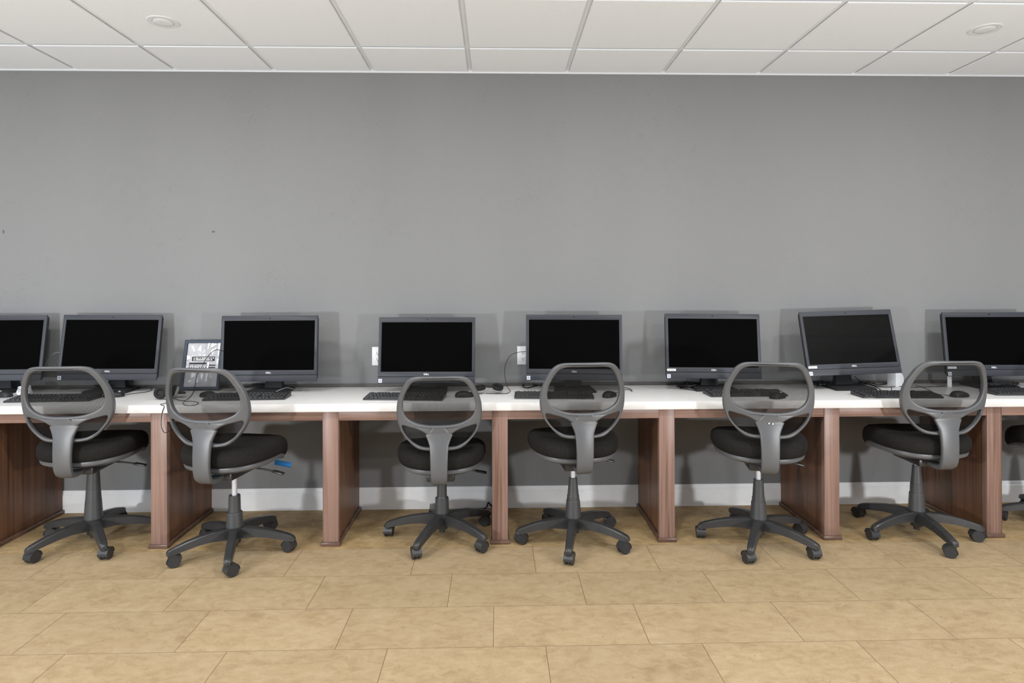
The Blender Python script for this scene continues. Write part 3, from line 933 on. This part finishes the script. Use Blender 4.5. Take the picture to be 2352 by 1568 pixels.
headset('black headset folded on the worktop, its cord rising to a monitor side', h2, 0,
        [(-.012, .015, .013, 14, -22), (.085, .03, .016, 24, 25)],
        [(-.02, .05, .03), (.0, .075, .035), (.04, .085, .03), (.08, .075, .032), (.10, .05, .03)],
        [[h2 + Vector((.02, -.0, .006)), atz(1130, 904, zz), atz(1150, 904, zz), atz(1166, 903, zz), atz(1172, 897, zz), atz(1165, 888, TOP + .02), aty(1161, 872, 3.74), aty(1159, 850, 3.72), aty(1163, 832, 3.71), aty(1173, 816, 3.70), aty(1190, 809, 3.70), aty(1208, 807, 3.70)]])
cable('cable_bundle', 'black cord coiled beneath the monitor beside the corded outlet', [atz(1256, 884, TOP + .01), atz(1235, 885, TOP + .01), atz(1212, 890, TOP + .005), atz(1201, 887, TOP + .005), atz(1204, 882, TOP + .01), atz(1222, 881, TOP + .012), atz(1245, 886, TOP + .012), atz(1262, 882, TOP + .015)], .004)
cable('cable', 'grey cord arching between the two monitors at the left end', [aty(99, 850, 3.84), aty(104, 838, 3.84), aty(113, 822, 3.83), aty(125, 811, 3.81), aty(138, 809, 3.79)], .0022, 'cableg')
cable('cable', 'thin black cord trailing from the foot of the monitor before the framed notice', [atz(333, 886, TOP + .02), atz(345, 889, zz), atz(347, 896, zz), atz(335, 900, zz), atz(310, 903, zz), atz(288, 906, zz)], .002)
cable('cable', 'thin black cord crossing in front of the framed notice', [aty(512, 806, 3.71), aty(497, 803, 3.74), aty(484, 811, 3.76), aty(472, 826, 3.765), aty(464, 842, 3.76), aty(452, 862, 3.75), aty(449, 880, 3.74), atz(446, 895, zz)], .002)
cable('cable', 'grey cord looping over the keyboard below the framed notice monitor', [atz(634, 899, TOP + .02), atz(648, 893, TOP + .03), atz(660, 890, TOP + .03), atz(676, 894, TOP + .01), atz(692, 897, zz)], .0026, 'cableg')
cable('cable', 'black cord sloping beneath the monitor at the framed notice', [atz(566, 888, TOP + .01), atz(590, 880, TOP + .03), atz(612, 888, TOP + .02), atz(636, 894, zz), atz(655, 897, zz)], .003)
# the tangle under the upright monitor
cable('cable', 'black cord looping out under the upright monitor', [atz(1572, 876, TOP + .04), atz(1569, 884, TOP + .01), atz(1563, 891, zz), atz(1575, 893, zz), atz(1590, 896, zz), atz(1610, 897, zz)], .002)
cable('cable', 'grey cord curling under the upright monitor', [atz(1614, 874, TOP + .04), atz(1617, 884, TOP + .015), atz(1612, 890, zz), atz(1600, 892, zz), atz(1585, 889, zz), atz(1578, 880, TOP + .02)], .002, 'cableg')
cable('cable', 'thin cord in the tangle under the upright monitor', [atz(1578, 874, TOP + .04), atz(1588, 884, TOP + .01), atz(1596, 889, zz), atz(1606, 882, TOP + .02), atz(1608, 874, TOP + .04)], .0018)
cable('cable_bundle', 'black cord bundle lying on the ledge behind the upright monitor', [atz(1530, 881, TOP + .01), atz(1552, 880, TOP + .015), atz(1580, 879, TOP + .02), atz(1610, 880, TOP + .02)], .006)
# cords around the tilted monitor
cable('cable', 'black cord curving under one end of the tilted monitor', [atz(1884, 866, TOP + .05), atz(1880, 880, TOP + .01), atz(1877, 889, zz), atz(1893, 887, zz), atz(1908, 881, zz), atz(1914, 872, TOP + .03)], .002, 'cableg')
cable('cable', 'tangled black cord in the gap beneath the tilted monitor', [atz(1862, 884, zz), atz(1873, 882, zz), atz(1882, 872, TOP + .02), atz(1876, 866, TOP + .04), atz(1868, 872, TOP + .02), atz(1874, 880, zz)], .0025)
cable('cable', 'black cord running from the tilted monitor to the keyboard below it', [atz(1962, 864, TOP + .06), atz(1975, 874, TOP + .03), atz(1988, 881, zz), atz(2010, 887, zz), atz(2020, 893, zz), atz(2028, 898, TOP + .015)], .0022)
cable('cable', 'black cord passing in front of the white power adapter', [atz(1988, 878, TOP + .01), atz(2004, 884, zz), atz(2024, 888, zz), atz(2050, 888, zz), atz(2065, 887, zz), atz(2095, 889, zz), atz(2130, 888, zz), atz(2172, 887, zz)], .002)
cable('cable', 'black cord knotted on the worktop behind the keyboard with the adapter', [atz(2003, 879, TOP + .008), atz(2014, 883, TOP + .006), atz(2032, 882, zz), atz(2042, 878, zz), atz(2055, 881, zz)], .003)
cable('cable', 'thin cord running down to the keyboard before the white adapter', [atz(2047, 887, zz), atz(2048, 893, zz), atz(2048, 898, TOP + .015)], .0018)

# tangles of cords below the monitors, extra ones added to darken the gaps
def bundle(label, px0, px1, py0, py1, n, zmax, seed, z0=.004):
    rnd = random.Random(seed); mb = MB()
    for k in range(n):
        pts = []
        for q in range(6):
            p = atz(rnd.uniform(px0, px1), rnd.uniform(py0, py1), TOP + z0 + (zmax * rnd.random() if q not in (0, 5) else .002))
            pts.append(p)
        mb.tube(pts, rnd.choice((.0018, .0022, .003)), 6, 5)
    o = obj('cable_bundle', mb, 'cable'); tag(o, label, 'cable')


bundle('tangle of black cords under the edge of the upright monitor with the label strip', 1552, 1602, 877, 888, 9, .025, 4, .006)
bundle('tangle of black cords below the corner sticker of the tilted monitor', 1864, 1894, 874, 884, 9, .03, 5)
bundle('clump of black cords behind the foot of the tilted monitor', 1972, 1998, 874, 880, 7, .03, 6)
bundle('tangle of black cords below the monitor beside the framed notice', 578, 622, 880, 886, 6, .025, 8)
bundle('tangle of black cords under the cut-off monitor at the right end', 2262, 2345, 876, 884, 9, .025, 9, .021)
bundle('black cords behind the foot of the monitor next to the cut-off one', 214, 250, 882, 888, 6, .025, 10, .021)

# white power adapter
ad = atz(2064, 888)
t = thing('power_adapter', 'white rounded power adapter standing on the worktop', 'adapter', (ad.x, ad.y + .03, TOP), R(22))
am = MB()
pf = [(-.038, 0), (-.038, .085), (-.030, .088), (.0, .088), (.022, .078), (.034, .064), (.038, .048), (.038, .006), (.034, 0)]
am.rings([[(x * k, y, z * (1 if k == 1 else .985) + (0 if k == 1 else .001)) for x, z in pf] for y, k in ((-.028, .96), (-.025, 1), (.025, 1), (.028, .96))])
obj('housing', am, 'wplastic', t, angle=30)
obj('cable', MB().tube([(.036, 0, .035), (.06, .0, .035), (.1, .02, .03), (.14, .05, .004)], .0022, 7), 'cableg', t)
# small white card
cp = atz(2181, 889)
tag(obj('card', MB().box((0, 0, .034), (.024, .002, .066), .0005).box((0, .008, .0015), (.024, .016, .002)), 'wplastic', None, (cp.x, cp.y, TOP), (0, 0, R(-15))),
    'small white card standing beside the foot of the last monitor', 'card')
# white coil at the cut-off end
wc = atz(47, 909)
cm2 = MB()
for k in range(6):
    rr_ = .040 - .002 * k
    cm2.tube([(rr_ * cos(a), rr_ * .8 * sin(a), 0.006 + k * .0082 + .004 * sin(2 * a + k)) for a in [2 * pi * i / 10 for i in range(10)]], .0034, 7, 4, True)
cm2.tube([(-.03, -.01, .01), (-.06, -.02, .004), (-.09, -.015, .004)], .003, 7)
o = obj('coiled_cable', cm2, 'wplastic', None, (wc.x, wc.y + .03, TOP)); tag(o, 'coiled white cable lying on the worktop behind the cut-off keyboard', 'cable')
# cord on the floor under the desk
cable('cable', 'black cord lying on the floor by the wall behind the lowest chair', [(-.20, 3.875, .006), (-.12, 3.87, .006), (-.07, 3.865, .012), (-.055, 3.865, .045), (-.04, 3.866, .03), (-.02, 3.87, .008)], .005)

# ------------------------------------------------------------------ light
sc = bpy.context.scene
wd = bpy.data.worlds.new('ambient_fill'); sc.world = wd; wd.use_nodes = True
bg = wd.node_tree.nodes['Background']; bg.inputs[0].default_value = (.82, .93, 1.09, 1); bg.inputs[1].default_value = .36  # even bluish ambient light added through the open room sides, chiefly for the ceiling


def area(name, loc, aim, size, power, col=(1, 1, 1), shape='DISK', sizey=None, spread=None):
    l = bpy.data.lights.new(name, 'AREA'); l.energy = power; l.color = col; l.shape = shape; l.size = size
    if sizey: l.size_y = sizey
    if spread: l.spread = spread
    o = bpy.data.objects.new(name, l); COL.objects.link(o); o.location = loc
    o.rotation_euler = (Vector(aim) - Vector(loc)).to_track_quat('-Z', 'Y').to_euler()
    return o


for y, e, xs_ in ((2.25, 20.5, (-3.82, -1.69, .44, 2.575, 4.71)), (.2, 16, (-4.9, -2.75, -.62, 1.45, 3.7))):
    for x in xs_:
        area('downlight', (x, y, CEIL - .012), (x, y, 0), .16, e, (.97, .985, 1))
for x in (-2.6, 2.7):  # unseen side lights, set low and all-round to brighten ceiling and under-desk wall
    l = bpy.data.lights.new('side_fill_light', 'POINT'); l.energy = 275; l.color = (.95, .975, 1); l.shadow_soft_size = .11
    o = bpy.data.objects.new('side_fill_light', l); COL.objects.link(o); o.location = (x, -.1, .95)
# daylight from a window beyond the left side of the room
area('window_light', (-5.3, -.6, 1.6), (-1.2, 3.3, .8), 1.6, 45, (.72, .86, 1), 'RECTANGLE', 1.4)

# ------------------------------------------------------------------ camera
cd = bpy.data.cameras.new('camera'); cam = bpy.data.objects.new('camera', cd); COL.objects.link(cam)
right = Vector((cos(TH), -sin(TH), 0)); fwd = Vector((sin(TH), cos(TH), 0)); up = Vector((0, 0, 1))
down = -up
rx_ = right * cos(RO) - down * sin(RO)
dn_ = right * sin(RO) + down * cos(RO)
mw = Matrix((rx_, -dn_, -fwd)).transposed().to_4x4(); mw.translation = (0, 0, CZ)
cam.matrix_world = mw
cd.sensor_fit = 'HORIZONTAL'; cd.sensor_width = 36; cd.lens = F / 2352 * 36
cd.shift_y = -(784 - CY) / 2352
cd.clip_start = .05; cd.clip_end = 60
sc.camera = cam
sc.view_settings.view_transform = 'Standard'; sc.view_settings.look = 'None'; sc.view_settings.gamma = 1
sc.view_settings.exposure = -.17
try: sc.view_settings.use_curve_mapping = False
except Exception: pass
sc.cycles.use_denoising = True
sc.cycles.max_bounces = 8; sc.cycles.transparent_max_bounces = 16
